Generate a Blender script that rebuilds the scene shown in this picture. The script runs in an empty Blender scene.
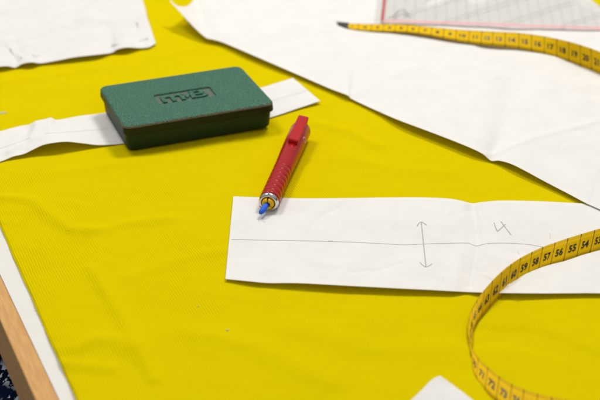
import bpy, bmesh, math, random
import numpy as np
from mathutils import Vector, Matrix
from mathutils.bvhtree import BVHTree

random.seed(4)
R = math.radians
scene = bpy.context.scene
COL = scene.collection

# ------------------------------------------------------------------ camera
F_PX, PITCH, CAM_H = 1150.0, R(29.0), 0.385     # focal length (px of a 600 px wide picture), tilt, height above the table
cam_d = bpy.data.cameras.new('camera')
cam = bpy.data.objects.new('camera', cam_d)
COL.objects.link(cam)
cam.location = (0, 0, CAM_H)
cam.rotation_euler = (math.pi / 2 - PITCH, 0, 0)
cam_d.sensor_width = 36.0
cam_d.lens = F_PX / 600.0 * 36.0
cam_d.clip_start, cam_d.clip_end = 0.01, 50
cam_d.dof.use_dof = True
cam_d.dof.focus_distance = 0.765
cam_d.dof.aperture_fstop = 8.8
scene.camera = cam

# ------------------------------------------------------------------ light
world = bpy.data.worlds.new('World')
scene.world = world
world.use_nodes = True
bg = world.node_tree.nodes['Background']
# a dim room: brighter towards the ceiling and beyond the table, dark behind the camera
wn, wl = world.node_tree.nodes, world.node_tree.links
w_tc = wn.new('ShaderNodeTexCoord'); w_sep = wn.new('ShaderNodeSeparateXYZ')
wl.new(w_tc.outputs['Generated'], w_sep.inputs[0])
def w_axis(axis, k, prev):
    a = wn.new('ShaderNodeMath'); a.operation = 'MAXIMUM'; a.inputs[1].default_value = 0
    wl.new(w_sep.outputs[axis], a.inputs[0])
    m = wn.new('ShaderNodeMath'); m.operation = 'MULTIPLY_ADD'; m.inputs[1].default_value = k
    wl.new(a.outputs[0], m.inputs[0])
    if isinstance(prev, float): m.inputs[2].default_value = prev
    else: wl.new(prev, m.inputs[2])
    return m.outputs[0]
wl.new(w_axis('Y', 0.12, w_axis('Z', 0.40, 0.17)), bg.inputs['Strength'])
bg.inputs['Color'].default_value = (1.0, 0.985, 0.96, 1)

def area_lamp(name, loc, target, sx, sy, power, color=(1, 0.97, 0.92)):
    d = bpy.data.lights.new(name, 'AREA')
    d.shape = 'RECTANGLE'; d.size = sx; d.size_y = sy
    d.energy = power; d.color = color
    o = bpy.data.objects.new(name, d)
    COL.objects.link(o)
    o.location = loc
    o.rotation_euler = (Vector(target) - Vector(loc)).to_track_quat('-Z', 'Y').to_euler()
    return o

area_lamp('ceiling_lamp_right', (0.50, 1.60, 1.90), (0.05, 0.8, 0), 0.60, 0.35, 24.5)
area_lamp('ceiling_lamp_left', (-0.75, 1.35, 1.90), (0.0, 0.8, 0), 0.60, 0.35, 15.5)

scene.view_settings.view_transform = 'Standard'
scene.view_settings.look = 'None'
scene.view_settings.exposure = 0.0
scene.view_settings.gamma = 1.0
scene.render.engine = 'CYCLES'

# ------------------------------------------------------------------ measuring helpers
CAM = np.array([0, 0, CAM_H])

def ray(px, py):
    u = px - 300.0; v = py - 200.0
    c, s = math.cos(PITCH), math.sin(PITCH)
    return np.array([u, F_PX * c - v * s, -(v * c + F_PX * s)])

def at(px, py, z=0.0):
    """point at height z above the table that was measured at (px, py) in the photograph"""
    d = ray(px, py)
    return CAM + d * ((z - CAM_H) / d[2])

# ------------------------------------------------------------------ object helpers
def tag(o, label=None, cat=None, group=None, kind=None):
    if label: o['label'] = label
    if cat: o['category'] = cat
    if group: o['group'] = group
    if kind: o['kind'] = kind
    return o

def empty(name, loc=(0, 0, 0), rz=0.0):
    o = bpy.data.objects.new(name, None)
    o.empty_display_size = 0.02
    COL.objects.link(o)
    o.location = loc; o.rotation_euler = (0, 0, rz)
    return o

def link_mesh(name, verts, faces, mat, parent=None, smooth=True, mats=None, midx=None):
    me = bpy.data.meshes.new(name)
    me.from_pydata([tuple(map(float, v)) for v in verts], [], faces)
    for m in (mats or [mat]):
        me.materials.append(m)
    if midx is not None:
        me.polygons.foreach_set('material_index', midx)
    if smooth:
        me.polygons.foreach_set('use_smooth', [True] * len(me.polygons))
    me.update()
    o = bpy.data.objects.new(name, me)
    COL.objects.link(o)
    if parent is not None:
        o.parent = parent
    return o

def link_bm(name, bm, mat, parent=None, smooth=False, mats=None):
    bmesh.ops.recalc_face_normals(bm, faces=bm.faces[:])
    me = bpy.data.meshes.new(name)
    bm.to_mesh(me); bm.free()
    for m in (mats or [mat]):
        me.materials.append(m)
    if smooth:
        me.polygons.foreach_set('use_smooth', [True] * len(me.polygons))
    o = bpy.data.objects.new(name, me)
    COL.objects.link(o)
    if parent is not None:
        o.parent = parent
    return o

def solidify(o, t, offset=-1):
    m = o.modifiers.new('thickness', 'SOLIDIFY')
    m.thickness = t; m.offset = offset
    return o

def catmull(P, t):
    """P (n,k) control rows, t array in 0..n-1"""
    P = np.asarray(P, float); n = len(P)
    t = np.clip(np.asarray(t, float), 0, n - 1)
    i = np.minimum(t.astype(int), n - 2); f = (t - i)[:, None]
    p1, p2 = P[i], P[i + 1]
    p0 = np.where((i > 0)[:, None], P[np.maximum(i - 1, 0)], 2 * p1 - p2)
    p3 = np.where((i < n - 2)[:, None], P[np.minimum(i + 2, n - 1)], 2 * p2 - p1)
    return 0.5 * (2 * p1 + (p2 - p0) * f + (2 * p0 - 5 * p1 + 4 * p2 - p3) * f ** 2 + (3 * p1 - p0 - 3 * p2 + p3) * f ** 3)

rs = np.random.RandomState(7)
def make_waves(n, lo, hi):
    k = []
    for _ in range(n):
        a = rs.uniform(0, 2 * math.pi); w = 2 * math.pi / rs.uniform(lo, hi)
        k.append((w * math.cos(a), w * math.sin(a), rs.uniform(0, 6.28)))
    return k
def waves(k, x, y):
    return sum(np.sin(a * x + b * y + c) for a, b, c in k) / math.sqrt(len(k))

def seg_dist(x, y, poly):
    best = np.full(np.shape(x), 1e9)
    for (ax, ay), (bx, by) in zip(poly[:-1], poly[1:]):
        dx, dy = bx - ax, by - ay
        t = np.clip(((x - ax) * dx + (y - ay) * dy) / (dx * dx + dy * dy), 0, 1)
        best = np.minimum(best, np.hypot(x - ax - t * dx, y - ay - t * dy))
    return best

def ridge_list(items):
    return [([tuple(at(px, py)[:2]) for px, py in pts], h, w) for pts, h, w in items]
def ridges(lst, x, y):
    z = 0
    for poly, h, w in lst:
        z = z + h * np.exp(-(seg_dist(x, y, poly) / w) ** 2)
    return z

# ------------------------------------------------------------------ materials
def new_mat(name):
    m = bpy.data.materials.new(name); m.use_nodes = True
    nt = m.node_tree
    return m, nt, nt.nodes['Principled BSDF']

def N(nt, kind, **kw):
    n = nt.nodes.new(kind)
    for k, v in kw.items():
        setattr(n, k, v)
    return n

def math_node(nt, op, a, b=None, c=None):
    n = N(nt, 'ShaderNodeMath', operation=op)
    for i, v in enumerate((a, b, c)):
        if v is None: continue
        if isinstance(v, (int, float)): n.inputs[i].default_value = v
        else: nt.links.new(v, n.inputs[i])
    return n.outputs[0]

def mix_color(nt, fac, a, b):
    n = N(nt, 'ShaderNodeMix', data_type='RGBA')
    if isinstance(fac, (int, float)): n.inputs[0].default_value = fac
    else: nt.links.new(fac, n.inputs[0])
    for i, v in ((6, a), (7, b)):
        if isinstance(v, tuple): n.inputs[i].default_value = (*v, 1)
        else: nt.links.new(v, n.inputs[i])
    return n.outputs[2]

def noise(nt, scale, detail=2, rough=0.5, vec=None, coord='Object'):
    n = N(nt, 'ShaderNodeTexNoise')
    n.inputs['Scale'].default_value = scale
    n.inputs['Detail'].default_value = detail
    n.inputs['Roughness'].default_value = rough
    if vec is None:
        tc = N(nt, 'ShaderNodeTexCoord'); vec = tc.outputs[coord]
    nt.links.new(vec, n.inputs['Vector'])
    return n.outputs['Fac']

def ramp(nt, fac, lo, hi):
    n = N(nt, 'ShaderNodeMapRange')
    nt.links.new(fac, n.inputs[0])
    n.inputs[1].default_value = lo; n.inputs[2].default_value = hi
    return n.outputs[0]

def bump(nt, b, height, strength, dist):
    n = N(nt, 'ShaderNodeBump')
    n.inputs['Strength'].default_value = strength
    n.inputs['Distance'].default_value = dist
    nt.links.new(height, n.inputs['Height'])
    nt.links.new(n.outputs['Normal'], b.inputs['Normal'])

def simple_mat(name, color, rough=0.5, metal=0.0, var=0.08, scale=400, bump_d=0.0, spec=0.5):
    m, nt, b = new_mat(name)
    f = noise(nt, scale, 3)
    dark = tuple(c * (1 - var) for c in color); lite = tuple(min(1, c * (1 + var)) for c in color)
    nt.links.new(mix_color(nt, f, dark, lite), b.inputs['Base Color'])
    b.inputs['Roughness'].default_value = rough
    b.inputs['Metallic'].default_value = metal
    b.inputs['Specular IOR Level'].default_value = spec
    if bump_d: bump(nt, b, f, 0.5, bump_d)
    return m

EDGE = Vector((-0.4356, 0.9001, 0)); INW = Vector((0.9001, 0.4356, 0))        # table edge direction, and inwards from it
CE = np.array([-0.4083, 0.9129]); CN = np.array([0.9129, 0.4083])            # the same for the yellow cloth

# yellow twill
M_YEL, nt, b = new_mat('yellow_twill')
tc = N(nt, 'ShaderNodeTexCoord')
wob = noise(nt, 35, 3, vec=tc.outputs['Object'])
def dotv(nt, vec, d):
    n = N(nt, 'ShaderNodeVectorMath', operation='DOT_PRODUCT')
    nt.links.new(vec, n.inputs[0]); n.inputs[1].default_value = d
    return n.outputs['Value']
rib = dotv(nt, tc.outputs['Object'], (CN[0], CN[1], 0))
rib = math_node(nt, 'MULTIPLY_ADD', wob, 0.0016, rib)
rib = math_node(nt, 'SINE', math_node(nt, 'MULTIPLY', rib, 2 * math.pi / 0.00165))
rib = math_node(nt, 'MULTIPLY_ADD', rib, math_node(nt, 'MULTIPLY', ramp(nt, noise(nt, 22, 3, 0.6, vec=tc.outputs['Object']), 0.25, 0.75), 0.5), 0.5)
weft = dotv(nt, tc.outputs['Object'], (CE[0] * .8 + CN[0] * .6, CE[1] * .8 + CN[1] * .6, 0))
weft = math_node(nt, 'SINE', math_node(nt, 'MULTIPLY', weft, 2 * math.pi / 0.0011))
hgt = math_node(nt, 'MULTIPLY_ADD', weft, 0.18, rib)
big = noise(nt, 9, 3, vec=tc.outputs['Object'])
fine = noise(nt, 1500, 2, vec=tc.outputs['Object'])
mot = noise(nt, 160, 3, 0.6, vec=tc.outputs['Object'])
c1 = mix_color(nt, rib, (0.550, 0.442, 0.001), (0.710, 0.573, 0.001))
c2 = mix_color(nt, math_node(nt, 'MULTIPLY', ramp(nt, mot, 0.3, 0.75), 0.35), c1, (0.59, 0.468, 0.001))
c3 = mix_color(nt, math_node(nt, 'MULTIPLY', fine, 0.35), c2, (0.74, 0.60, 0.002))
nt.links.new(c3, b.inputs['Base Color'])
b.inputs['Roughness'].default_value = 0.9
b.inputs['Specular IOR Level'].default_value = 0.0
b.inputs['Sheen Weight'].default_value = 0.0
bump(nt, b, math_node(nt, 'MULTIPLY_ADD', fine, 0.5, hgt), 0.6, 0.00042)

# pattern paper (soft, slightly fibrous)
def paper_mat(name, col):
    m, nt, b = new_mat(name)
    tc = N(nt, 'ShaderNodeTexCoord')
    fib = noise(nt, 900, 4, 0.65, vec=tc.outputs['Object'])
    cl = noise(nt, 45, 4, 0.6, vec=tc.outputs['Object'])
    d = tuple(c * 0.94 for c in col)
    c1 = mix_color(nt, ramp(nt, cl, 0.3, 0.75), d, col)
    c2 = mix_color(nt, math_node(nt, 'MULTIPLY', ramp(nt, fib, 0.35, 0.7), 0.25), c1, tuple(c * 0.93 for c in col))
    nt.links.new(c2, b.inputs['Base Color'])
    b.inputs['Roughness'].default_value = 0.85
    b.inputs['Specular IOR Level'].default_value = 0.2
    bump(nt, b, math_node(nt, 'MULTIPLY_ADD', cl, 3.0, fib), 0.6, 0.00028)
    tl = N(nt, 'ShaderNodeBsdfTranslucent'); nt.links.new(c2, tl.inputs['Color'])
    mxs = N(nt, 'ShaderNodeMixShader'); mxs.inputs[0].default_value = 0.24
    nt.links.new(b.outputs[0], mxs.inputs[1]); nt.links.new(tl.outputs[0], mxs.inputs[2])
    nt.links.new(mxs.outputs[0], nt.nodes['Material Output'].inputs['Surface'])
    return m
M_PAPER = paper_mat('pattern_paper', (0.955, 0.94, 0.915))
M_FABRIC = paper_mat('white_interfacing', (0.915, 0.90, 0.885))

def graphite_mat(name, col, thr):
    m, nt, b = new_mat(name)
    f = noise(nt, 2500, 3, 0.7)
    nt.links.new(mix_color(nt, ramp(nt, f, 0.3, 0.75), col, tuple(min(.8, c * 1.8) for c in col)), b.inputs['Base Color'])
    b.inputs['Roughness'].default_value = 0.6
    return m
M_PENCIL = graphite_mat('pencil_graphite', (0.30, 0.30, 0.29), .5)
M_FAINT = graphite_mat('faint_pencil', (0.5, 0.49, 0.47), .5)

# green hammered enamel with worn edges
def green_mat(name, worn):
    m, nt, b = new_mat(name)
    tc = N(nt, 'ShaderNodeTexCoord')
    v = N(nt, 'ShaderNodeTexVoronoi'); v.inputs['Scale'].default_value = 900
    nt.links.new(tc.outputs['Object'], v.inputs['Vector'])
    f = noise(nt, 1100, 4, 0.7, vec=tc.outputs['Object'])
    g = noise(nt, 70, 3, 0.6, vec=tc.outputs['Object'])
    c1 = mix_color(nt, ramp(nt, f, 0.38, 0.63), (0.004, 0.040, 0.025), (0.085, 0.245, 0.155))
    c2 = mix_color(nt, math_node(nt, 'MULTIPLY', ramp(nt, g, 0.35, 0.7), 0.35), c1, (0.030, 0.120, 0.082))
    rough = 0.55
    if worn:
        w = noise(nt, 260, 4, 0.65, vec=tc.outputs['Object'])
        k = ramp(nt, w, 0.50 - worn * 0.25, 0.60 - worn * 0.2)
        sp = N(nt, 'ShaderNodeSeparateXYZ'); nt.links.new(tc.outputs['Object'], sp.inputs[0])
        k = math_node(nt, 'MULTIPLY', k, ramp(nt, math_node(nt, 'MULTIPLY_ADD', g, 0.012, math_node(nt, 'MULTIPLY', sp.outputs[1], -1.0)), 0.034, 0.043))
        c2 = mix_color(nt, k, c2, mix_color(nt, f, (0.05, 0.05, 0.035), (0.34, 0.31, 0.26)))
        nt.links.new(math_node(nt, 'MULTIPLY', k, 0.6), b.inputs['Metallic'])
    nt.links.new(c2, b.inputs['Base Color'])
    b.inputs['Roughness'].default_value = rough
    b.inputs['Specular IOR Level'].default_value = 0.22
    bump(nt, b, math_node(nt, 'MULTIPLY_ADD', v.outputs['Distance'], 0.8, f), 0.5, 0.0008)
    return m
M_GREEN = green_mat('green_hammered_enamel', 0)
M_WORN = green_mat('worn_enamel_edge', 1.0)
M_SKIRT = simple_mat('shaded_browned_enamel', (0.017, 0.025, 0.015), 0.5, 0.1, 0.6, 260, 0.0003, 0.25)  # browned lid skirt, its colour also darkened to imitate shade on the front
M_RECESS = simple_mat('worn_stamped_metal', (0.085, 0.125, 0.095), 0.5, 0.1, 0.45, 500, 0.0003)
M_BASE = simple_mat('shaded_green_enamel', (0.012, 0.036, 0.022), 0.5, 0.0, 0.5, 500, 0.0002, 0.25)  # the tin's green set darker here to imitate shade on the base sides

M_RED = simple_mat('red_plastic', (0.36, 0.007, 0.008), 0.22, 0, 0.12, 300, 0, 0.30)
M_REDCLIP = simple_mat('red_plastic_clip', (0.44, 0.012, 0.012), 0.35, 0, 0.08, 300, 0, 0.2)
M_CHROME = simple_mat('chromed_metal', (0.62, 0.61, 0.58), 0.18, 1.0, 0.05, 200)
M_BLACK = simple_mat('black_gap', (0.015, 0.014, 0.013), 0.5)
M_JAW = simple_mat('yellow_plastic_jaw', (0.85, 0.50, 0.01), 0.4, spec=0.2)
M_BLUE = simple_mat('blue_chalk_lead', (0.02, 0.12, 0.72), 0.75, 0, 0.15, 900, 0.0002)
M_PRINT = simple_mat('pale_print', (0.56, 0.27, 0.36), 0.4)

M_LAMINATE = simple_mat('white_laminate', (0.74, 0.72, 0.675), 0.4, 0, 0.03, 60)
M_WOOD, nt, b = new_mat('beech_lipping')
tc = N(nt, 'ShaderNodeTexCoord')
mp = N(nt, 'ShaderNodeMapping'); mp.vector_type = 'TEXTURE'
mp.inputs['Rotation'].default_value = (0, 0, math.atan2(EDGE.y, EDGE.x))
mp.inputs['Scale'].default_value = (9, 1, 1)
nt.links.new(tc.outputs['Object'], mp.inputs['Vector'])
gr = noise(nt, 700, 4, 0.65, vec=mp.outputs['Vector'])
gb = noise(nt, 110, 3, 0.6, vec=mp.outputs['Vector'])
cc = mix_color(nt, ramp(nt, gr, 0.3, 0.7), (0.52, 0.275, 0.09), (0.68, 0.40, 0.155))
cc = mix_color(nt, math_node(nt, 'MULTIPLY', ramp(nt, gb, 0.4, 0.7), 0.4), cc, (0.60, 0.30, 0.085))
b.inputs['Specular IOR Level'].default_value = 0.2
nt.links.new(cc, b.inputs['Base Color']); b.inputs['Roughness'].default_value = 0.5
bump(nt, b, gr, 0.3, 0.0003)

M_STEEL = simple_mat('grey_steel', (0.25, 0.25, 0.26), 0.4, 0.6)
M_FLOOR = simple_mat('grey_floor', (0.14, 0.13, 0.12), 0.7, 0, 0.2, 30)

M_NAVY, nt, b = new_mat('navy_white_print')
tc = N(nt, 'ShaderNodeTexCoord')
mp = N(nt, 'ShaderNodeMapping'); mp.inputs['Scale'].default_value = (1, .45, 1)
nt.links.new(tc.outputs['Object'], mp.inputs['Vector'])
b.inputs['Specular IOR Level'].default_value = 0
f1 = noise(nt, 230, 2, 0.6, vec=mp.outputs['Vector'])
f2 = noise(nt, 26, 2, 0.5, vec=mp.outputs['Vector'])
k = math_node(nt, 'MULTIPLY', ramp(nt, f1, 0.53, 0.57), ramp(nt, f2, 0.42, 0.5))
nt.links.new(mix_color(nt, k, (0.006, 0.012, 0.035), (0.66, 0.70, 0.76)), b.inputs['Base Color'])
b.inputs['Roughness'].default_value = 0.9

# ------------------------------------------------------------------ floor and worktable
TH = 0.038
def slab(name, o, a, b_, u0, u1, v0, v1, z0, z1, mat, parent, bev=0.0):
    bm = bmesh.new()
    vs = []
    for z in (z0, z1):
        for u, v in ((u0, v0), (u1, v0), (u1, v1), (u0, v1)):
            p = Vector(o) + Vector(a) * u + Vector(b_) * v
            vs.append(bm.verts.new((p.x, p.y, z)))
    for f in ((0, 1, 2, 3), (4, 5, 6, 7), (0, 1, 5, 4), (1, 2, 6, 5), (2, 3, 7, 6), (3, 0, 4, 7)):
        bm.faces.new([vs[i] for i in f])
    if bev:
        bmesh.ops.bevel(bm, geom=bm.edges[:], offset=bev, segments=2, affect='EDGES', profile=0.5)
    return link_bm(name, bm, mat, parent)

fl = link_mesh('floor', [(-3, -3, -0.78), (3, -3, -0.78), (3, 4, -0.78), (-3, 4, -0.78)], [(0, 1, 2, 3)], M_FLOOR, smooth=False)
tag(fl, kind='structure')

P0 = at(59, 400); P0 = Vector((P0[0], P0[1], 0))
LIP = 0.0112
U0, U1, V1 = -0.45, 1.05, 0.86
table = empty('worktable', (0, 0, 0))
tag(table, 'worktable with white laminate top and light wooden edge, lying under the yellow cloth', 'table')
slab('tabletop', P0, EDGE, INW, U0, U1, 0.0002, V1, -TH + .004, 0.0, M_LAMINATE, table)
slab('wooden_edge', P0, EDGE, INW, U0 - LIP, U1 + LIP, -LIP, 0.0, -TH, 0.0004, M_WOOD, table, 0.0008)
for u in (U0 + .08, U1 - .08):
    for v in (0.14, V1 - .08):
        slab('leg', P0, EDGE, INW, u - .02, u + .02, v - .02, v + .02, -0.78, -TH + .004, M_STEEL, table)

# printed navy cloth seen past the table edge, draped over a low seat
def make_navy():
    c = at(-14, 425, -0.10)
    nx, ny = 90, 90
    V = []; Fc = []
    half = 0.17
    for j in range(ny):
        for i in range(nx):
            x = (i / (nx - 1) * 2 - 1); y = (j / (ny - 1) * 2 - 1)
            r = max(abs(x), abs(y))
            ex = 1.0 if r < .45 else 0
            k = min(r, 0.5) / max(r, 1e-6)
            px, py = x * k * 2 * half, y * k * 2 * half
            drop = max(0, r - 0.45) / 0.55
            fold = math.sin(9 * math.atan2(y, x) + 1.0) * 0.02 * drop
            l = math.hypot(px, py) + 1e-9
            z = -0.10 - drop ** 1.15 * 0.675 + 0.006 * math.sin(px * 50 + 1) * math.cos(py * 42)
            V.append((c[0] + px * (1 + fold / l), c[1] + py * (1 + fold / l), z))
    for j in range(ny - 1):
        for i in range(nx - 1):
            a = j * nx + i
            Fc.append((a, a + 1, a + nx + 1, a + nx))
    o = link_mesh('printed_fabric', V, Fc, M_NAVY)
    solidify(o, 0.0015)
    tag(o, 'navy blue fabric with white blotchy print, below the wooden table edge', 'fabric')
make_navy()

# ------------------------------------------------------------------ the yellow cloth
CLOTH_T = 0.0009
W_BIG, W_MID = make_waves(6, 0.11, 0.30), make_waves(7, 0.035, 0.09)
W_FINE = make_waves(8, 0.009, 0.022)
CLOTH_R = ridge_list([
    ([(92, 272), (107, 296), (126, 327), (155, 383)], 0.0015, 0.0045),
    ([(-10, 200), (20, 201), (36, 206), (52, 219), (70, 232), (88, 234)], 0.0016, 0.0055),
    ([(88, 236), (125, 228), (170, 222)], 0.0012, 0.0060),
    ([(74, 352), (95, 343), (116, 342), (128, 352)], 0.0014, 0.0060),
    ([(60, 366), (110, 372)], 0.0012, 0.0050),
    ([(470, 338), (520, 340), (560, 350), (610, 372)], -0.0016, 0.0080),
    ([(300, 330), (380, 352), (450, 350)], 0.0010, 0.0100),
    ([(318, 126), (350, 134), (378, 148)], 0.0014, 0.0060),
    ([(336, 158), (400, 172), (450, 176)], 0.0008, 0.0080),
    ([(130, 280), (180, 262), (222, 254)], 0.0008, 0.0060),
    ([(190, 336), (250, 348), (330, 385)], 0.0010, 0.0090),
    ([(60, 175), (120, 168), (200, 160)], 0.0009, 0.0070),
    ([(0, 84), (40, 80), (95, 70)], 0.0012, 0.0080),
    ([(160, 60), (190, 52)], 0.0010, 0.0070),
])
rc = random.Random(11)
CREASES = []                                    # short sharp creases left by folding and handling
for _ in range(34):
    cx0, cy0 = rc.uniform(-0.17, 0.25), rc.uniform(0.48, 0.98)
    an = R(rc.choice((20, 100, 115, 60)) + rc.uniform(-22, 22)); ln = rc.uniform(0.012, 0.045)
    bx, by = cx0 + ln * math.cos(an), cy0 + ln * math.sin(an)
    mx_, my_ = (cx0 + bx) / 2 + rc.uniform(-.004, .004), (cy0 + by) / 2 + rc.uniform(-.004, .004)
    CREASES.append(([(cx0, cy0), (mx_, my_), (bx, by)], rc.uniform(-.0006, .0007), rc.uniform(.0014, .0028)))
BOX_C = (-0.0888, 0.8188)
def cloth_z(x, y):
    x = np.asarray(x, float); y = np.asarray(y, float)
    z = 0.0010 + 0.00045 * waves(W_BIG, x, y) + 0.00030 * waves(W_MID, x, y) + 0.00007 * waves(W_FINE, x, y) * (1 + waves(W_MID, y, x))
    z = np.maximum(z, 0.0001) + 1.25 * ridges(CLOTH_R, x, y) + ridges(CREASES, x, y)
    return CLOTH_T + np.maximum(z, 0.0001)

C0 = at(75, 400)[:2]
def make_cloth():
    nu, nv = 560, 380
    u = np.linspace(-0.26, 0.86, nu); v = np.linspace(0, 0.76, nv)
    Ug, Vg = np.meshgrid(u, v, indexing='ij')
    rag = (0.00012 * np.sin(Ug * 190) + 0.00018 * np.sin(Ug * 67 + 1)) * np.exp(-Vg / 0.01)
    X = C0[0] + CE[0] * Ug + CN[0] * (Vg + rag); Y = C0[1] + CE[1] * Ug + CN[1] * (Vg + rag)
    Z = cloth_z(X, Y)
    Z = Z - 0.0005 * np.exp(-Vg / 0.003)
    V = np.stack([X, Y, Z], -1).reshape(-1, 3)
    idx = np.arange(nu * nv).reshape(nu, nv)
    Fc = np.stack([idx[:-1, :-1], idx[1:, :-1], idx[1:, 1:], idx[:-1, 1:]], -1).reshape(-1, 4)[:, ::-1].tolist()
    o = link_mesh('yellow_cloth', V, Fc, M_YEL)
    solidify(o, CLOTH_T * .9)
    tag(o, 'large mustard yellow twill cloth spread flat over the worktable', 'fabric')
    return o
cloth = make_cloth()
m_ = link_mesh('chalk_mark', [(*at(-3, 115.6)[:2], .0040), (*at(7, 115.0)[:2], .0040), (*at(7, 116.2)[:2], .0040), (*at(-3, 117.2)[:2], .0040)],
               [(3, 2, 1, 0)], simple_mat('pale_blue_chalk', (0.42, 0.46, 0.40), 0.9), cloth, smooth=False)
for v_ in m_.data.vertices:
    v_.co.z = float(cloth_z(v_.co.x, v_.co.y)) + 0.00025

# ------------------------------------------------------------------ paper sheets
def sheet(name, rows, mat, label, cat, nt_=260, nv_=60, extra=None, base=0.0004, t_=0.00022, wav=None, wamp=0.0):
    """rows: curves of (px, py, lift) with equal point counts, from the near edge to the far edge"""
    cur = []
    for r in rows:
        r = [(p + (0.0,))[:3] for p in r]
        cur.append(catmull(r, np.linspace(0, len(r) - 1, nt_)))
    cur = np.array(cur)                                   # rows, nt, 3
    nr = len(cur)
    tv = np.linspace(0, nr - 1, nv_)
    G = np.stack([catmull(cur[:, i, :], tv) if nr > 2 else cur[0, i] + (cur[1, i] - cur[0, i]) * tv[:, None] for i in range(nt_)], 0)
    px, py, lift = G[..., 0], G[..., 1], np.maximum(G[..., 2], 0)
    u_, v_ = px - 300, py - 200
    c, s = math.cos(PITCH), math.sin(PITCH)
    D = np.stack([u_, F_PX * c - v_ * s, -(v_ * c + F_PX * s)], -1)
    z = np.full(px.shape, 0.001)
    for _ in range(6):
        Pw = CAM + D * ((z - CAM_H) / D[..., 2])[..., None]
        zz = cloth_z(Pw[..., 0], Pw[..., 1]) * 1.0 + base + lift
        if extra: zz = zz + ridges(extra, Pw[..., 0], Pw[..., 1])
        if wav: zz = zz + wamp * (1 + waves(wav, Pw[..., 0], Pw[..., 1]) * .6)
        z = zz
    V = Pw.copy(); V[..., 2] = z
    idx = np.arange(nt_ * nv_).reshape(nt_, nv_)
    Fc = np.stack([idx[:-1, :-1], idx[1:, :-1], idx[1:, 1:], idx[:-1, 1:]], -1).reshape(-1, 4)
    Vf = V.reshape(-1, 3)
    a, b_, c_ = Vf[Fc[0][0]], Vf[Fc[0][1]], Vf[Fc[0][2]]
    if np.cross(b_ - a, c_ - b_)[2] < 0: Fc = Fc[:, ::-1]
    o = link_mesh(name, Vf, Fc.tolist(), mat)
    solidify(o, t_)
    tag(o, label, cat)
    o_bvh = BVHTree.FromPolygons([tuple(v) for v in Vf.tolist()], Fc.tolist())
    return o, o_bvh

def on(bvh, px, py, fallback=0.002):
    h = bvh.ray_cast(Vector(CAM), Vector(ray(px, py)).normalized())
    return h[0] if h[0] is not None else Vector(at(px, py, fallback))

def stroke(name, bvhs, pts, width, mat, parent, off=0.00012, wob=0.0):
    """a pencil line drawn on the paper: a ribbon lying on its surface"""
    V = []; Fc = []
    for line in pts:
        n = max(2, int(sum(math.dist(a[:2], b_[:2]) for a, b_ in zip(line[:-1], line[1:])) / 1.5))
        C = catmull(line, np.linspace(0, len(line) - 1, n)) if len(line) > 2 else np.linspace(line[0], line[1], n)
        P3 = []
        for x, y in C:
            q = None
            for bv in bvhs:
                h = bv.ray_cast(Vector(CAM), Vector(ray(x, y)).normalized())
                if h[0] is not None and (q is None or h[3] < q[1]): q = (h[0], h[3])
            P3.append(q[0] if q else Vector(at(x, y, .002)))
        s0 = len(V)
        for i, p in enumerate(P3):
            d = (P3[min(i + 1, n - 1)] - P3[max(i - 1, 0)]); d.z = 0
            d.normalize(); sd = Vector((-d.y, d.x, 0)) * width * 0.5 * random.uniform(0.75, 1.15)
            jit = Vector((random.uniform(-1, 1), random.uniform(-1, 1), 0)) * wob
            up = Vector((0, 0, off))
            V += [p + sd + up + jit, p - sd + up + jit]
        for i in range(n - 1):
            a = s0 + 2 * i
            Fc.append((a, a + 1, a + 3, a + 2))
    return link_mesh(name, V, Fc, mat, parent, smooth=False)

# big sheet at the right, its left tip curled up
edge = [(170, 1, .022), (178, 9.5, .019), (186, 18.5, .014), (197, 30, .008), (206, 37.5, .0045), (213, 39.5, .004), (222, 42, .004),
        (240, 49.5, .005), (262, 59, .0045), (300, 75.5, .0035), (330, 88.5, .003), (347, 95, .004), (353, 99.5, .002), (380, 112, .003),
        (400, 120.5, .005), (440, 135.5, .006), (470, 147.5, .006), (483, 154, .004), (491, 160.5, .0008), (500, 160.7, .003),
        (515, 165.5, .0055), (545, 181.5, .004), (570, 194.5, .0025), (586, 203, .0012), (604, 211, .0006), (720, 262, .0004)]
edge = [(a, b_, c_ * (0.95 if i > 5 else 1.0)) for i, (a, b_, c_) in enumerate(edge)]
far = [(170.6, 0, .022), (175, 4.3, .020), (180, 6.3, .016), (186, 6.3, .011), (191, 3, .007), (195, -3, .005), (202, -14, .004),
       (215, -26, .003), (240, -44, .002), (280, -60, .002), (320, -66, .002), (350, -66, .001), (375, -66, .001), (410, -64, .001),
       (440, -60, .001), (475, -55, .001), (505, -46, .001), (530, -36, .001), (552, -25, .001), (572, -12, .001),
       (592, 0.5, .001), (602, 8.5, .001), (618, 22, .001), (636, 38, .001), (660, 60, .001), (790, 150, .0004)]
mid = [tuple(0.6 * a + 0.4 * b_ for a, b_ in zip(p, q))[:2] + (min(0.0012, 0.5 * p[2] + 0.5 * q[2]) if i > 5 else 0.5 * p[2] + 0.5 * q[2],)
       for i, (p, q) in enumerate(zip(edge, far))]
near = [tuple(0.93 * a + 0.07 * b_ for a, b_ in zip(p, q))[:2] + (0.75 * p[2] if i > 5 else p[2] * 0.95 + q[2] * .05,)
        for i, (p, q) in enumerate(zip(edge, far))]
far1 = [tuple(0.3 * a + 0.7 * b_ for a, b_ in zip(p, q)) [:2] + (min(.001, q[2]) if i > 5 else 0.3 * p[2] + 0.7 * q[2],)
        for i, (p, q) in enumerate(zip(edge, far))]
SHEET_R = ridge_list([([(491, 161), (540, 142), (602, 124), (680, 100)], 0.0012, 0.0035), ([(353, 99), (380, 86), (447, 60), (480, 48)], 0.0007, 0.005),
                      ([(430, 62), (520, 84), (610, 110)], 0.0006, 0.006), ([(262, 40), (330, 26), (360, 0)], 0.0006, 0.006)])
W_SH = make_waves(6, 0.05, 0.16)
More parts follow.
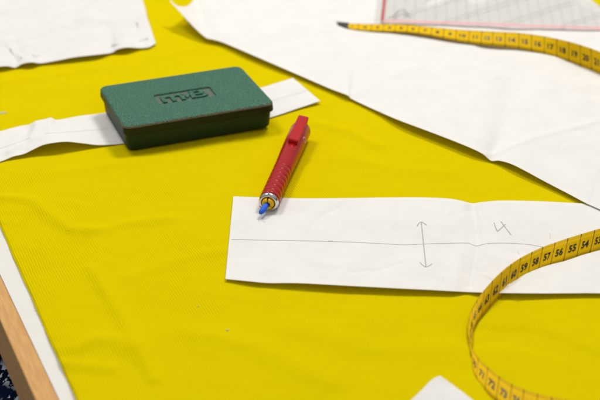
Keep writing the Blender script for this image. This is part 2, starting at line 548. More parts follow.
big_sheet, big_bvh = sheet('pattern_paper', [edge, near, mid, far1, far], M_PAPER,
    'large white pattern paper sheet at right, with curled left tip, under the set square', 'paper', 420, 150, SHEET_R, wav=W_SH, wamp=0.0007)

# white piece in the far left corner
bot = [(-60, 76, .004), (-30, 71, .004), (-2, 66.8, .004), (8, 66.2, .003), (15, 67.5, .0006), (22, 64, .003), (31, 62.3, .0045), (41, 63.2, .001),
       (56, 60.7, .002), (76, 57, .0035), (98, 54.5, .0035), (111, 52.8, .001), (118, 49.2, .004), (127, 47.4, .005), (140, 48, .001), (149, 47, .0008), (155.7, 43.3, .0006)]
def shift(row, k, dx_end, dy, lf):
    n = len(row)
    return [(p[0] + dx_end * (i / (n - 1)) ** 3 + k * (1 - (i / (n - 1))), p[1] + dy, p[2] * lf) for i, p in enumerate(row)]
r1 = [(p[0] + (150.8 - 155.7) * (i / 16) ** 4, p[1] * .55 + (30 - 43.3 * .55) + (52 - p[1]) * -.25, p[2] * .5) for i, p in enumerate(bot)]
r2 = [(p[0] + (147.5 - 155.7) * (i / 16) ** 3, 18 + (p[1] - 43) * .45, .001) for i, p in enumerate(bot)]
r3 = [(p[0] + (143.4 - 155.7) * (i / 16) ** 3, 2 + (p[1] - 43) * .4, .001) for i, p in enumerate(bot)]
r4 = [(p[0] + (126 - 155.7) * (i / 16) ** 3, -50 + (p[1] - 43) * .3, .001) for i, p in enumerate(bot)]
W_TL = make_waves(6, 0.035, 0.10)
TL_R = ridge_list([([(-5, 48), (30, 42), (62, 30)], 0.0018, 0.007), ([(9, 50), (18, 60), (22, 64)], 0.0018, 0.003), ([(60, 22), (110, 26), (150, 20)], 0.0010, 0.006),
                   ([(85, 26), (100, 8), (104, -20)], 0.0018, 0.009), ([(0, 15), (40, 8), (60, -10)], 0.0018, 0.010)])
tl_sheet, tl_bvh = sheet('white_fabric', [bot, r1, r2, r3, r4], M_FABRIC,
    'crumpled white pinned fabric piece with wavy edge on yellow cloth, behind the green tin', 'fabric', 300, 110, TL_R, wav=W_TL, wamp=0.0007)

# strip under the tin
st = [(-60, 148, .001), (-20, 137, .001), (0, 131.3, .0015), (18, 126.3, .002), (29, 124.4, .002), (36, 120.8, .005), (44, 119.2, .007), (51, 117.6, .0075), (58, 119.6, .004),
      (80, 115.8, .002), (103, 113, .001), (140, 107, .0003), (200, 96.5, .0003), (245, 90, .0005), (262, 87.2, .001), (280, 81.7, .0015), (293, 77.8, .002)]
sb = [(-60, 182, .001), (-20, 168, .001), (3, 160.6, .001), (13, 156.5, .003), (24, 153.8, .004), (34, 149, .007), (43, 145, .010), (53, 142.8, .0115), (67, 141.6, .0105),
      (84, 143.4, .006), (102, 145, .002), (135, 142, .0003), (205, 130.5, .0003), (255, 121, .0005), (272, 117, .001), (298, 108.3, .002), (320.3, 100.8, .0035)]
st = [(a, b_, c_ * .8) for a, b_, c_ in st]; sb = [(a, b_, c_ * .75) for a, b_, c_ in sb]
sm = [tuple(.5 * (a + b_) for a, b_ in zip(p, q))[:2] + (.45 * (p[2] + q[2]),) for p, q in zip(sb, st)]
STRIP_R = ridge_list([([(28, 127), (38, 133), (30, 146), (10, 156)], 0.0016, 0.004), ([(52, 120), (66, 121), (74, 120)], 0.0012, 0.003)])
strip_l, stl_bvh = sheet('paper_strip', [sb, sm, st], M_PAPER,
    'narrow white paper strip running underneath the green tin, wrinkled at its left', 'paper', 420, 40, STRIP_R)
for seg in ([(-10, 152), (8, 146), (30, 138)], [(44, 133.5), (70, 132), (95, 130), (108, 128.5)], [(262, 104), (285, 97), (308, 90)]):
    stroke('pencil_line', [stl_bvh], [seg], 0.0004, M_FAINT, strip_l)

# strip with the pencilled 4
pt = [(233.2, 196.3, .0012), (262, 197.2, .0006), (300, 198.2, .0006), (345, 198, .0008), (385, 197.4, .001), (420, 197.3, .0018), (448, 198.4, .0022), (462, 200.8, .0016), (472, 203.2, .0006), (482, 202, .0016),
      (502, 200.5, .0022), (540, 201.2, .0018), (575, 203, .0008), (600, 204.5, .0004), (690, 210, .0004)]
pb = [(225.2, 279, .0016), (252, 281.6, .0030), (268, 283, .0030), (300, 283.2, .0048), (345, 285.6, .0050), (390, 288, .0048), (430, 290, .0040), (452, 291.2, .0036), (466, 292, .0016), (478, 292.4, .0026),
      (500, 293, .0040), (540, 293.4, .0036), (575, 293.3, .0028), (600, 293.4, .0024), (690, 296, .002)]
pb = [(a, b_, c_ * .75) for a, b_, c_ in pb]
pm = [tuple(.5 * (a + b_) for a, b_ in zip(p, q))[:2] + (.22 * (p[2] + q[2]),) for p, q in zip(pb, pt)]
pn = [tuple(.85 * a + .15 * b_ for a, b_ in zip(p, q))[:2] + (.62 * p[2],) for p, q in zip(pb, pt)]
W_P4 = make_waves(6, 0.03, 0.09)
strip_4, st4_bvh = sheet('paper_strip', [pb, pn, pm, pt], M_PAPER,
    'white paper strip with a pencilled 4 and double arrow, under the red pen nose', 'paper', 420, 60,
    ridge_list([([(473, 204), (478, 246), (470, 291)], -0.0009, 0.0022), ([(462, 200), (464, 246), (455, 291)], 0.0007, 0.004)]), wav=W_P4, wamp=0.0003)
stroke('pencil_line', [st4_bvh], [[(231.5, 239.3), (262, 240.2), (300, 240.8), (345, 242), (380, 243.6), (405, 244.8), (435, 243.6), (465, 243.1), (471, 244.2), (477, 246),
                                    (487, 243.7), (502, 243.1), (517, 243.5), (531, 245), (546, 247.6)]], 0.00042, M_PENCIL, strip_4)
stroke('arrow_mark', [st4_bvh], [[(421.2, 222), (423.4, 243), (426, 267)], [(417.3, 226.3), (419, 223), (421.2, 222)], [(421.2, 222), (423.5, 223), (426.5, 225.2)],
                                  [(420, 262.6), (423, 265.6), (426, 267.2)], [(426, 267.2), (429, 266), (432, 264)]], 0.0007, M_PENCIL, strip_4)
stroke('numeral_mark', [st4_bvh], [[(494, 222.8), (495.4, 227), (497.4, 231.6)], [(497.4, 231.6), (501, 228.4), (505.4, 224.2)], [(501, 221.6), (506, 228.4), (511.2, 235)]], 0.0007, M_PENCIL, strip_4)
for seg in ([(550, 233), (550.4, 239)], [(517.5, 251), (519, 254)]):
    stroke('tick_mark', [st4_bvh], [seg], 0.0005, M_FAINT, strip_4)
stroke('grey_strokes', [st4_bvh], [[(258.5, 217), (261, 219.5), (263.5, 221.5)], [(262, 217.5), (264, 220), (265, 222.3)], [(257.8, 219.3), (259.4, 222)]], 0.0009, simple_mat('pale_grey_mark', (0.66, 0.66, 0.68), 0.9), strip_4)  # short pale grey strokes below the lead tip

# scrap at the near edge
sc0 = [(440, 375.6, .0022), (455, 386.5, .0012), (474, 401, .0006), (560, 470, .0004)]
sc1 = [(431, 380.5, .0014), (447, 393, .0010), (466, 407, .0006), (550, 480, .0004)]
sc2 = [(412, 399.2, .0008), (428, 412, .0006), (446, 427, .0006), (520, 500, .0004)]
sc3 = [(350, 455, .0004), (365, 468, .0004), (385, 485, .0004), (450, 560, .0004)]
scrap, _ = sheet('paper_scrap', [sc0, sc1, sc2, sc3], M_PAPER, 'corner of a small white paper scrap beside the tape loop, nearest the camera', 'paper', 90, 90)

# ------------------------------------------------------------------ green tin
def rr(w, d, r, n=8):
    pts = []
    for cx, cy, a0 in ((w / 2 - r, d / 2 - r, 0), (-w / 2 + r, d / 2 - r, 90), (-w / 2 + r, -d / 2 + r, 180), (w / 2 - r, -d / 2 + r, 270)):
        for i in range(n + 1):
            a = R(a0 + 90 * i / n)
            pts.append((cx + r * math.cos(a), cy + r * math.sin(a)))
    return pts

def loft(loops, cap0=True, cap1=True, mid_rows=None):
    bm = bmesh.new()
    rings = [[bm.verts.new(p) for p in L] for L in loops]
    for k, (a, b_) in enumerate(zip(rings[:-1], rings[1:])):
        n = len(a)
        for i in range(n):
            f = bm.faces.new((a[i], a[(i + 1) % n], b_[(i + 1) % n], b_[i]))
            if mid_rows: f.material_index = mid_rows[k]
    if cap0: bm.faces.new(rings[0][::-1])
    if cap1: bm.faces.new(rings[-1])
    return bm, rings

BW, BD, BH = 0.1182, 0.0815, 0.0217
BZ = float(cloth_z(*BOX_C)) + 0.0012
tin = empty('tin_box', (BOX_C[0], BOX_C[1], BZ), R(21.8))
tag(tin, 'dark green hammered metal tin with stamped lid, sitting on the narrow paper strip', 'tin')
base_l = []
for ins, z, r in ((0.0052, 0.0, .0045), (0.0034, 0.0006, .0055), (0.0026, 0.0020, .0055), (0.0018, 0.0130, .0055), (0.0017, 0.0162, .0055)):
    base_l.append([(x, y, z) for x, y in rr(BW - 2 * ins, BD - 2 * ins, r)])
bm, _ = loft(base_l)
base_o = link_bm('base', bm, M_BASE, tin, True)
base_o.data.polygons[-1].use_smooth = False; base_o.data.polygons[-2].use_smooth = False

# recess of the lid in the tin's own coordinates
def tin_local(px, py):
    p = at(px, py, BZ + BH) - np.array([*BOX_C, 0])
    c, s = math.cos(-R(21.8)), math.sin(-R(21.8))
    return (p[0] * c - p[1] * s, p[0] * s + p[1] * c)
q = [tin_local(*p) for p in ((152.8, 93.8), (210, 86.9), (218, 95.8), (157.5, 104))]
RX0, RX1 = (q[0][0] + q[3][0]) / 2, (q[1][0] + q[2][0]) / 2
RY1, RY0 = (q[0][1] + q[1][1]) / 2, (q[2][1] + q[3][1]) / 2
lid_l = []; rows = []
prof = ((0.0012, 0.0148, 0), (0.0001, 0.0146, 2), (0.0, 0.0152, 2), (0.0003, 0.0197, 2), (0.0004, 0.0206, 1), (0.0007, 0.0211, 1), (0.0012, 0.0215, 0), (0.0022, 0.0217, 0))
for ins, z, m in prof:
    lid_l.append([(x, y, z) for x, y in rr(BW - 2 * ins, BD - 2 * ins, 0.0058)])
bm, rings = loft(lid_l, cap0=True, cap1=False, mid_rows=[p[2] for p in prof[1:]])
inner = [bm.verts.new((x, y, BH)) for x, y in rr(RX1 - RX0, RY1 - RY0, 0.0022, 5)]
for v_ in inner:
    v_.co.x += (RX0 + RX1) / 2; v_.co.y += (RY0 + RY1) / 2
inner_low = []
ie = [bm.edges.new((inner[i], inner[(i + 1) % len(inner)])) for i in range(len(inner))]
oe = [bm.edges.get((rings[-1][i], rings[-1][(i + 1) % len(rings[-1])])) for i in range(len(rings[-1]))]
res = bmesh.ops.triangle_fill(bm, use_beauty=True, edges=ie + oe)
cx_, cy_ = (RX0 + RX1) / 2, (RY0 + RY1) / 2
prev = inner
for ins, dz in ((0.0002, 0.0001), (0.0004, 0.0010), (0.0006, 0.0014)):
    cur = []
    for (x, y) in rr(RX1 - RX0 - 2 * ins, RY1 - RY0 - 2 * ins, max(.0008, 0.0022 - ins), 5):
        cur.append(bm.verts.new((x + cx_, y + cy_, BH - dz)))
    for i in range(len(cur)):
        bm.faces.new((prev[i], prev[(i + 1) % len(cur)], cur[(i + 1) % len(cur)], cur[i]))
    prev = cur
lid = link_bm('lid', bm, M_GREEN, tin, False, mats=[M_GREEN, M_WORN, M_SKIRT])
for p_ in lid.data.polygons:
    p_.use_smooth = abs(p_.normal.z) < 0.97
rec_v = [(x + cx_, y + cy_, BH - 0.0014) for x, y in rr(RX1 - RX0 - .0012, RY1 - RY0 - .0012, .0016, 5)]
link_mesh('stamped_panel', rec_v, [tuple(range(len(rec_v)))], M_RECESS, lid, smooth=False)

# raised lettering on the recessed panel
_fc = {}
def text_mesh(s, bold=0.0, res=3):
    if (s, bold) in _fc: return _fc[(s, bold)]
    cu = bpy.data.curves.new('t', 'FONT'); cu.body = s; cu.size = 1.0
    cu.resolution_u = res; cu.offset = bold; cu.align_x = 'CENTER'; cu.align_y = 'BOTTOM_BASELINE'
    o = bpy.data.objects.new('t', cu); COL.objects.link(o)
    dg = bpy.context.evaluated_depsgraph_get(); dg.update()
    me = o.evaluated_get(dg).to_mesh()
    V = np.array([tuple(v.co) for v in me.vertices]); Fc = [tuple(p.vertices) for p in me.polygons]
    bpy.data.objects.remove(o); bpy.data.curves.remove(cu)
    if len(V): V[:, 0] -= (V[:, 0].min() + V[:, 0].max()) / 2
    _fc[(s, bold)] = (V, Fc)
    return _fc[(s, bold)]

def letters(name, items, z0, thick, mat, parent):
    bm = bmesh.new()
    for s, x, y, h, sx in items:
        V, Fc = text_mesh(s, 0.015)
        hh = V[:, 1].max()
        vs = [bm.verts.new((x + v[0] / hh * h * sx, y + v[1] / hh * h, z0)) for v in V]
        for f in Fc:
            try: bm.faces.new([vs[i] for i in f])
            except ValueError: pass
    r = bmesh.ops.extrude_face_region(bm, geom=bm.faces[:])
    for e in r['geom']:
        if isinstance(e, bmesh.types.BMVert): e.co.z += thick
    return link_bm(name, bm, mat, parent)
LH = (RY1 - RY0)
LW = (RX1 - RX0)
letters('stamped_letters', [('m', RX0 + LW * .29, RY0 + LH * .18, LH * .56, 1.15), ('v', RX0 + LW * .53, RY0 + LH * .32, LH * .36, 1.15), ('B', RX0 + LW * .74, RY0 + LH * .18, LH * .66, 1.5)],
        BH - 0.0015, 0.0013, M_GREEN, lid)

# ------------------------------------------------------------------ red pen (lead holder)
PR = 0.0070
pz = float(cloth_z(-0.01, 0.74)) + PR + 0.0008
pa = at(268.0, 203.5, pz); pe = at(301.2, 129.0, pz)
pdir = Vector(pe - pa); PL = pdir.length; pdir.normalize()
pen = empty('lead_holder_pen', (pa[0], pa[1], pz - PR), math.atan2(pdir.y, pdir.x))
tag(pen, 'red plastic chalk lead holder with clip, its chromed nose resting on the white strip', 'pen')
def lathe(name, prof, mat, parent, n=40, cap0=True, cap1=True, zc=PR, smooth=True):
    loops = [[(x, r * math.cos(2 * math.pi * i / n), zc + r * math.sin(2 * math.pi * i / n)) for i in range(n)] for x, r in prof]
    bm, _ = loft(loops, cap0, cap1)
    o = link_bm(name, bm, mat, parent, smooth)
    return o
bp = [(0.0035, 0.0058), (0.0040, PR - .0002)]
x = 0.0048
for k in range(7):                      # scalloped grip rings
    for s in range(9):
        xx = x + k * 0.0062 + s / 9 * 0.0062
        bp.append((xx, PR - 0.00036 * (0.5 - 0.5 * math.cos(2 * math.pi * s / 9)) ** 3))
xe = x + 7 * 0.0062
bp += [(xe, PR), (xe + .02, PR + .0004), (xe + 0.045, PR + .0008), (PL - 0.0035, PR + .0008), (PL - 0.0012, PR + .0002), (PL - 0.0002, PR - .0010), (PL, PR - .0026)]
barrel = lathe('barrel', bp, M_RED, pen)
ring = lathe('nose_ring', [(0.0036, 0.0060), (0.0036, 0.0067), (0.0026, 0.0069), (0.0009, 0.0067), (0.0001, 0.0058), (0.0, 0.0048), (0.0008, 0.0045), (0.0030, 0.0045)], M_CHROME, pen, cap0=False, cap1=False)
for a in (35, 92, 150, 215, 270, 325):  # dark notches round the ring
    ca, sa = math.cos(R(a)), math.sin(R(a))
    bm = bmesh.new()
    bmesh.ops.create_cube(bm, size=1)
    for v_ in bm.verts:
        l = Vector((v_.co.x * 0.0014 + 0.0014, v_.co.y * 0.0015, v_.co.z * 0.0009 + 0.0063))
        v_.co = Vector((l.x, l.y * sa + l.z * ca, PR - l.y * ca + l.z * sa))
    link_bm('ring_notch', bm, M_BLACK, ring)
lathe('nose_bore', [(0.0012, 0.0045), (0.0032, 0.0044)], M_BLACK, pen, cap0=False, cap1=True)
for k in range(3):                      # three jaws closing on the lead
    bm = bmesh.new()
    a0 = 90 + 60 + k * 120
    secs = []
    for xx, ri, ro in ((0.0024, 0.0016, 0.0043), (-0.0004, 0.0016, 0.0041), (-0.0016, 0.0018, 0.0036), (-0.0019, 0.0019, 0.0028)):
        ringv = []
        for i in range(9):
            a = R(a0 - 52 + 104 * i / 8); ringv.append((xx, ro * math.cos(a), PR + ro * math.sin(a)))
        for i in range(8, -1, -1):
            a = R(a0 - 52 + 104 * i / 8); ringv.append((xx, ri * math.cos(a), PR + ri * math.sin(a)))
        secs.append(ringv)
    bmj, _ = loft(secs)
    bm.free()
    link_bm('jaw', bmj, M_JAW, pen)
ld = lathe('chalk_lead', [(0.004, 0.0020), (-0.0072, 0.0020), (-0.0092, 0.0018), (-0.0104, 0.0013), (-0.0108, 0.0005)], M_BLUE, pen, n=20)
for v_ in ld.data.vertices:             # the lead droops to the paper
    v_.co.z -= max(0, -v_.co.x) * 0.16; v_.co.y += max(0, -v_.co.x) * 0.26
# clip: a flat bar on the upper left of the barrel
CA = R(100)
def clip_pt(xl, side, hgt):
    """along the pen, across the clip, above the barrel axis"""
    return Vector((xl, side * math.sin(CA) + hgt * math.cos(CA), PR - side * math.cos(CA) + hgt * math.sin(CA)))
secs = []
for xl, h0, h1, w in ((PL - 0.0400, 0.0074, 0.0098, 0.0070), (PL - 0.0392, 0.0072, 0.0106, 0.0078), (PL - 0.030, 0.0076, 0.0108, 0.0080), (PL - 0.010, 0.0082, 0.0112, 0.0080),
                      (PL - 0.001, 0.0050, 0.0114, 0.0080), (PL + 0.0006, 0.0050, 0.0110, 0.0076)):
    secs.append([clip_pt(xl, s * w / 2, h) for s, h in ((-1, h0), (-1, h1 - .0006), (-.82, h1), (.82, h1), (1, h1 - .0006), (1, h0))])
bm, _ = loft(secs)
clip = link_bm('clip', bm, M_REDCLIP, pen)
pb_ = []
for i in range(16):
    a = 2 * math.pi * i / 16
    th = R(22) + 0.0022 * math.cos(a) / PR
    xl = PL - 0.024 + 0.0034 * math.sin(a)
    pb_.append((xl, -(PR + .00090) * math.cos(th), PR + (PR + .00090) * math.sin(th)))
mk = link_mesh('printed_mark', pb_, [tuple(range(16))], M_PRINT, barrel, smooth=False)

# ------------------------------------------------------------------ set square
SQO = at(374.2, 24.6, 0.004)
sq_ang = math.atan2((at(600, 32.6) - at(374, 24.6))[1], (at(600, 32.6) - at(374, 24.6))[0])
SQZ = 0.0046
square = empty('set_square', (SQO[0], SQO[1], SQZ), sq_ang)
tag(square, 'clear acrylic set square with grey grid and red edge lines, behind the tape', 'set square')
L1, L2, SQT = 0.258, 0.43, 0.0022
M_ACR = bpy.data.materials.new('clear_acrylic'); M_ACR.use_nodes = True
nt = M_ACR.node_tree; nt.nodes.clear()
out = N(nt, 'ShaderNodeOutputMaterial')
tr = N(nt, 'ShaderNodeBsdfTransparent'); tr.inputs['Color'].default_value = (0.997, 0.997, 0.993, 1)
gl = N(nt, 'ShaderNodeBsdfGlossy'); gl.inputs['Roughness'].default_value = 0.08
fr = N(nt, 'ShaderNodeFresnel'); fr.inputs['IOR'].default_value = 1.45
mx = N(nt, 'ShaderNodeMixShader')
sc_n = noise(nt, 150, 2)
nt.links.new(math_node(nt, 'MULTIPLY_ADD', sc_n, 0.05, 0.05), gl.inputs['Roughness'])
nt.links.new(math_node(nt, 'MULTIPLY', fr.outputs[0], 0.22), mx.inputs[0])
nt.links.new(tr.outputs[0], mx.inputs[1]); nt.links.new(gl.outputs[0], mx.inputs[2])
nt.links.new(mx.outputs[0], out.inputs['Surface'])
def tri_plate(name, pts, z0, z1, mat, parent):
    bm = bmesh.new()
    a = [bm.verts.new((x, y, z0)) for x, y in pts]; b_ = [bm.verts.new((x, y, z1)) for x, y in pts]
    bm.faces.new(a[::-1]); bm.faces.new(b_)
    for i in range(len(pts)):
        j = (i + 1) % len(pts); bm.faces.new((a[i], a[j], b_[j], b_[i]))
    return link_bm(name, bm, mat, parent)
plate = tri_plate('plate', [(0.001, 0), (L1 - .002, 0), (L1, 0.0015), (0.0015, L2), (0, L2 - .002), (0, 0.001)], 0, SQT, M_ACR, square)
M_GRID = simple_mat('grey_print', (0.45, 0.455, 0.45), 0.6)
M_GRIDL = simple_mat('light_grey_print', (0.70, 0.70, 0.69), 0.6)
M_DIAG = simple_mat('dark_grey_print', (0.22, 0.22, 0.22), 0.6)
M_REDP = simple_mat('red_print', (0.50, 0.035, 0.035), 0.5)
M_PINK = simple_mat('pink_print', (0.82, 0.34, 0.37), 0.5)
MX, MY = 0.0078, 0.0050          # clear margins beside the printed frame
def hyp_x(y): return L1 * (1 - y / L2) - 0.012
def hyp_y(x): return L2 * (1 - (x + 0.012) / L1)
def qline(bmv, bmf, p, q_, w):
    d = Vector((q_[0] - p[0], q_[1] - p[1])); d.normalize(); s_ = Vector((-d.y, d.x)) * w / 2
    k = len(bmv); z = SQT + 0.0001
    for c_ in ((p[0] + s_.x, p[1] + s_.y), (p[0] - s_.x, p[1] - s_.y), (q_[0] - s_.x, q_[1] - s_.y), (q_[0] + s_.x, q_[1] + s_.y)):
        bmv.append((c_[0], c_[1], z))
    bmf.append((k, k + 1, k + 2, k + 3))
gv, gf, fv, ff = [], [], [], []
i = 1
while MX + i * .005 < L1 - 0.02:
    xx = MX + i * .005
    tgt = (gv, gf) if i % 2 == 0 else (fv, ff)
    qline(*tgt, (xx, MY), (xx, max(MY + .001, hyp_y(xx))), 0.00034 if i % 2 == 0 else 0.00022); i += 1
i = 1
while MY + i * .005 < L2 - 0.03:
    yy = MY + i * .005
    tgt = (gv, gf) if i % 2 == 0 else (fv, ff)
    qline(*tgt, (MX, yy), (max(MX + .001, hyp_x(yy)), yy), 0.00034 if i % 2 == 0 else 0.00022); i += 1
g = link_mesh('grid_lines', gv, gf, M_GRID, plate, smooth=False)
g2 = link_mesh('fine_grid_lines', [(a, b_, c - .00005) for a, b_, c in fv], ff, M_GRIDL, plate, smooth=False)
dv, df = [], []
for i in range(0, 5):
    x0 = MX + i * 0.055; y0 = MY
    # 45 degree lines, up to the slanted edge
    t_ = 0
    while x0 + t_ < hyp_x(y0 + t_) and y0 + t_ < L2: t_ += 0.001
    if t_ > 0.004: qline(dv, df, (x0, y0), (x0 + t_, y0 + t_), 0.0007)
link_mesh('diagonal_lines', [(a, b_, c + .00005) for a, b_, c in dv], df, M_DIAG, plate, smooth=False)
rv, rf = [], []
qline(rv, rf, (MX - .0006, MY - .0008), (MX - .0006, L2 - 0.03), 0.0024)
link_mesh('red_line', [(a, b_, c + .0001) for a, b_, c in rv], rf, M_REDP, plate, smooth=False)
rv, rf = [], []
qline(rv, rf, (MX + .0006, MY - .0008), (L1 - .02, MY - .0010), 0.0042)
link_mesh('pink_line', [(a, b_, c + .0001) for a, b_, c in rv], rf, M_PINK, plate, smooth=False)
rv, rf = [], []
w_pts = [(0.013, 0.012), (0.018, 0.018), (0.0215, 0.030), (0.026, 0.036), (0.029, 0.030), (0.032, 0.022), (0.036, 0.024)]
wc = catmull(w_pts, np.linspace(0, len(w_pts) - 1, 30))
for a, b_ in zip(wc[:-1], wc[1:]): qline(rv, rf, a, b_, 0.0014)
link_mesh('printed_mark', [(a, b_, c + .00015) for a, b_, c in rv], rf, M_DIAG, plate, smooth=False)

# ------------------------------------------------------------------ tape measure
TW = 0.0170
ctl = [  # number on the tape, top edge px, bottom edge px, height of the bottom edge
    (-0.3, (336.5, 22.2), (338.0, 25.6), .0042), (1.0, (352.5, 23.7), (352.0, 29.3), .0046), (2.5, (372, 24.2), (371, 31.0), .0050), (4.0, (390, 24.2), (389, 31.6), .0060),
    (5.6, (409, 24.9), (408, 32.4), .0075), (7.3, (430, 27.1), (428.5, 35.2), .0080), (9.5, (456.5, 29.6), (455.5, 40.4), .0065), (11.4, (480.5, 31), (479.5, 44.1), .0070),
    (12.9, (498, 31.9), (497.5, 46), .0065), (14.5, (519, 33), (519, 48.7), .0055), (16.5, (544.5, 36.3), (544.5, 54.0), .0045), (18.5, (569, 41.6), (569, 62.0), .0040),
    (20.4, (590, 48), (590.5, 70), .0036), (22.0, (608, 55.4), (609, 78.5), .0034), (25, (640, 72), (641.5, 96), .0033), (30, (687, 103), (689, 128), .0032), (36, (716, 150), (718, 175), .0030),
    (42, (704, 190), (703, 215), .0030), (48, (660, 211), (656, 236), .0028), (51.5, (622, 222), (616.8, 246), .0028),
    (53.5, (595, 230), (589.4, 254.2), .0028), (54.5, (581.5, 234), (576.2, 258.3), .0028), (55.5, (568, 238.2), (563, 262.5), .0028), (56.5, (555, 242.7), (550, 266.5), .0028),
    (57.5, (542.5, 247.2), (537.8, 271.4), .0028), (59.5, (520.5, 258), (516, 283.2), .0028), (61.5, (501.5, 272), (497.8, 299.5), .0028), (63.5, (484, 290.5), (481.5, 317.3), .0026),
    (65.4, (472.5, 307.5), (473.6, 330.5), .0022), (66.8, (468.2, 322), (472.6, 344), .0020), (68.2, (468.2, 335.5), (472.0, 356), .0020), (69.4, (471.6, 347), (472.6, 368), .0020),
    (70.5, (478.5, 358.2), (476.3, 380), .0020), (71.5, (488.2, 367.6), (484.6, 391), .0020), (72.5, (499.5, 376.6), (496, 402), .0020), (73.5, (512.2, 384.6), (508.5, 411), .0020),
    (75, (531.5, 392.4), (528.5, 420), .0020), (77, (560, 399), (558, 427), .0020), (80, (602, 405), (601, 433), .0020), (85, (675, 408), (676, 436), .0020), (92, (770, 395), (773, 422), .0020), (98, (845, 372), (850, 398), .0020)]
rowsT, rowsB, us = [], [], []
for u_, T, B, zb in ctl:
    b_ = at(*B, zb); d = ray(*T); d = d / np.linalg.norm(d)
    w0 = CAM - b_; bb = np.dot(w0, d); cc_ = np.dot(w0, w0) - TW * TW
    disc = bb * bb - cc_
    s_ = -bb + math.sqrt(disc) if disc > 0 else -bb
    t_ = CAM + d * s_
    if t_[2] < zb + 0.0004: t_ = at(*T, zb + 0.0004)
    rowsT.append(t_); rowsB.append(b_); us.append(u_)
rowsT = np.array(rowsT); rowsB = np.array(rowsB); us = np.array(us)
UF = np.arange(-0.3, 98.0, 0.1)
tt = np.interp(UF, us, np.arange(len(us)))
# smooth the parameter so that speed changes stay gentle
tt = np.convolve(np.pad(tt, 6, mode='edge'), np.ones(13) / 13, 'valid') if False else tt
TT = catmull(rowsT, tt); TB = catmull(rowsB, tt)
NC = 4
def ribbon_rows(u):
    i = np.interp(u, UF, np.arange(len(UF)))
    a = np.stack([np.interp(i, np.arange(len(UF)), TT[:, k]) for k in range(3)], -1)
    b2 = np.stack([np.interp(i, np.arange(len(UF)), TB[:, k]) for k in range(3)], -1)
    return a, b2

M_TAPE, nt, b = new_mat('yellow_measuring_tape')
uvn = N(nt, 'ShaderNodeUVMap'); uvn.uv_map = 'UVMap'
sep = N(nt, 'ShaderNodeSeparateXYZ'); nt.links.new(uvn.outputs[0], sep.inputs[0])
Uo, Vo = sep.outputs[0], sep.outputs[1]
def near_half(u, half):       # 1 where frac(u) is within half of .5
    fr_ = math_node(nt, 'FRACT', u)
    dd = math_node(nt, 'ABSOLUTE', math_node(nt, 'SUBTRACT', fr_, 0.5))
    return math_node(nt, 'LESS_THAN', dd, half)
cmk = near_half(Uo, 0.026)
mmk = near_half(math_node(nt, 'MULTIPLY', Uo, 10.0), 0.2)
edge_d = math_node(nt, 'ABSOLUTE', math_node(nt, 'SUBTRACT', Vo, 0.5))
mmk = math_node(nt, 'MULTIPLY', mmk, math_node(nt, 'GREATER_THAN', edge_d, 0.36))
mmk = math_node(nt, 'MULTIPLY', mmk, 0.65)
ink = math_node(nt, 'MAXIMUM', math_node(nt, 'MULTIPLY', cmk, 0.85), mmk)
w_ = noise(nt, 900, 3, 0.6)
yc = mix_color(nt, w_, (0.68, 0.415, 0.002), (0.84, 0.53, 0.004))
nt.links.new(mix_color(nt, ink, yc, (0.045, 0.030, 0.012)), b.inputs['Base Color'])
b.inputs['Roughness'].default_value = 0.6
b.inputs['Specular IOR Level'].default_value = 0.06
bump(nt, b, w_, 0.2, 0.0002)

tape = empty('tape_measure', (0, 0, 0))
tag(tape, 'yellow flexible tape measure with black numerals, looping from set square to the near right corner', 'tape measure')
V = []; Fc = []
for a, b2 in zip(TT, TB):
    for k in range(NC + 1):
        V.append(b2 + (a - b2) * k / NC)
nrow = len(UF)
uvs = []
for i in range(nrow - 1):
    for k in range(NC):
        p = i * (NC + 1) + k
        Fc.append((p, p + NC + 1, p + NC + 2, p + 1))
        uvs += [(UF[i], k / NC), (UF[i + 1], k / NC), (UF[i + 1], (k + 1) / NC), (UF[i], (k + 1) / NC)]
band = link_mesh('tape_band', V, Fc, M_TAPE, tape)
uvl = band.data.uv_layers.new(name='UVMap')
uvl.data.foreach_set('uv', np.array(uvs, dtype=np.float32).ravel())
solidify(band, 0.00050, 0)

# numerals on both faces, wrapped on to the band
nv_l, nf_l = [], []
GH = 0.0047 / TW
def put_number(n, side):
    Vt, Ft = text_mesh(str(n), 0.03, 2)
    hgt_ = 0.70
    u = n + side * 0.0 + Vt[:, 0] * (0.62 / hgt_) * 0.66 * (1 if side > 0 else -1)
    vv = 0.5 + (Vt[:, 1] / hgt_ - 0.5) * GH
    a, b2 = ribbon_rows(u)
    a1, b1 = ribbon_rows(u + 0.05); a0, b0 = ribbon_rows(u - 0.05)
    P = b2 + (a - b2) * vv[:, None]
    tg = (a1 + b1) - (a0 + b0); up = a - b2
    nn = np.cross(tg, up); nn /= np.linalg.norm(nn, axis=1)[:, None] + 1e-12
    P = P + nn * side * 0.00042
    k = len(nv_l)
    nv_l.extend(P.tolist())
    for f in Ft: nf_l.append(tuple(k + i for i in f))
for n in range(1, 97):
    put_number(n, 1); put_number(n, -1)
M_INK = simple_mat('black_tape_ink', (0.020, 0.015, 0.010), 0.5)
link_mesh('numerals', nv_l, nf_l, M_INK, band, smooth=False)

# metal end of the tape
uu = np.linspace(-0.3, 0.7, 8)
a, b2 = ribbon_rows(uu)
V = []; Fc = []
for p, q_ in zip(a, b2):
    e = (p - q_) * 0.04
    V += [tuple(q_ - e), tuple(p + e)]
for i in range(7): Fc.append((2 * i, 2 * i + 2, 2 * i + 3, 2 * i + 1))
M_CLASP = simple_mat('dull_dark_metal', (0.10, 0.085, 0.065), 0.4, 0.8, 0.3)
solidify(link_mesh('end_clasp', V, Fc, M_CLASP, tape), 0.0012, 0)

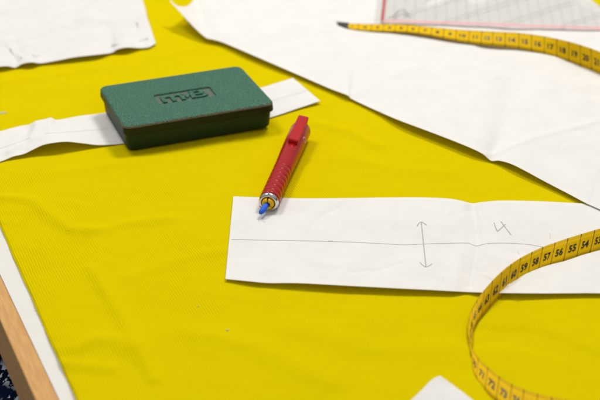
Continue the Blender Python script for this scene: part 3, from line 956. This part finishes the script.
# ------------------------------------------------------------------ pins and lint
M_PIN = simple_mat('steel_pin', (0.92, 0.90, 0.86), 0.45, 0.4)
M_PIND = simple_mat('dull_pin', (0.55, 0.52, 0.47), 0.4, 0.3)
def pin(p_head, p_tip, label, mat, bv):
    h = on(bv, *p_head); t_ = on(bv, *p_tip)
    h = h + Vector((0, 0, .0012)); t_ = t_ + Vector((0, 0, .0005))
    o = empty('dressmaker_pin', h)
    tag(o, label, 'pin', 'pins in the white fabric')
    d = t_ - h; L = d.length
    rot = d.to_track_quat('Z', 'Y').to_matrix().to_4x4()
    bm = bmesh.new()
    bmesh.ops.create_cone(bm, cap_ends=True, segments=10, radius1=0.00035, radius2=0.00015, depth=L, matrix=Matrix.Translation((0, 0, L / 2)))
    bm.transform(rot); link_bm('shaft', bm, mat, o, True)
    bm = bmesh.new()
    bmesh.ops.create_uvsphere(bm, u_segments=12, v_segments=8, radius=0.0008)
    bm.transform(Matrix.Diagonal((1, 1, .6, 1))); bm.transform(rot); link_bm('pin_head', bm, mat, o, True)
pin((33, 56.5), (41, 55.6), 'bright steel pin near the wavy front edge of the white fabric', M_PIN, tl_bvh)
pin((10.5, 50.5), (13.5, 55), 'dull brown pin head at the left of the white fabric', M_PIND, tl_bvh)
pin((137, 24.2), (138.2, 28.5), 'short upright pin near the right edge of the white fabric', M_PIND, tl_bvh)
pin((147.5, 39.6), (139, 41.2), 'flat pin in the right front corner of the white fabric', M_PIND, tl_bvh)
pin((112.5, 46.5), (119, 44.5), 'dull pin where the fabric front edge lifts, left of its corner', M_PIND, tl_bvh)

M_LINT = simple_mat('grey_lint', (0.52, 0.50, 0.46), 0.95)
def lint(px, py, r, label):
    c = at(px, py, 0.002); z = float(cloth_z(c[0], c[1]))
    bm = bmesh.new()
    bmesh.ops.create_icosphere(bm, subdivisions=2, radius=r)
    for v_ in bm.verts:
        v_.co *= random.uniform(0.65, 1.25); v_.co.z *= .6
        v_.co += Vector((c[0], c[1], z + r * .45))
    tag(link_bm('lint_speck', bm, M_LINT, None, True), label, 'lint', 'lint specks on the yellow cloth')
lint(227.5, 331.5, 0.00065, 'grey lint speck alone on the yellow cloth, the nearer and larger one')
lint(198, 306, 0.00050, 'tiny pale lint speck on yellow cloth, left of the strip corner')
# loose thread at the cloth's left selvedge
tv = []
for i in range(4):
    p = at(36.2 - i * .9, 308.4 - 0.25 * i + .5 * math.sin(i), 0.0014)
    tv.append(p)
V = []; Fc = []
for i, p in enumerate(tv):
    for dz in (0.0001, -0.0001):
        for dy in (-.0001, .0001): V.append((p[0], p[1] + dy, p[2] + dz))
for i in range(3):
    a_ = i * 4
    for j, k in ((0, 1), (1, 3), (3, 2), (2, 0)): Fc.append((a_ + j, a_ + k, a_ + 4 + k, a_ + 4 + j))
link_mesh('loose_thread', V, Fc, M_LINT, cloth)
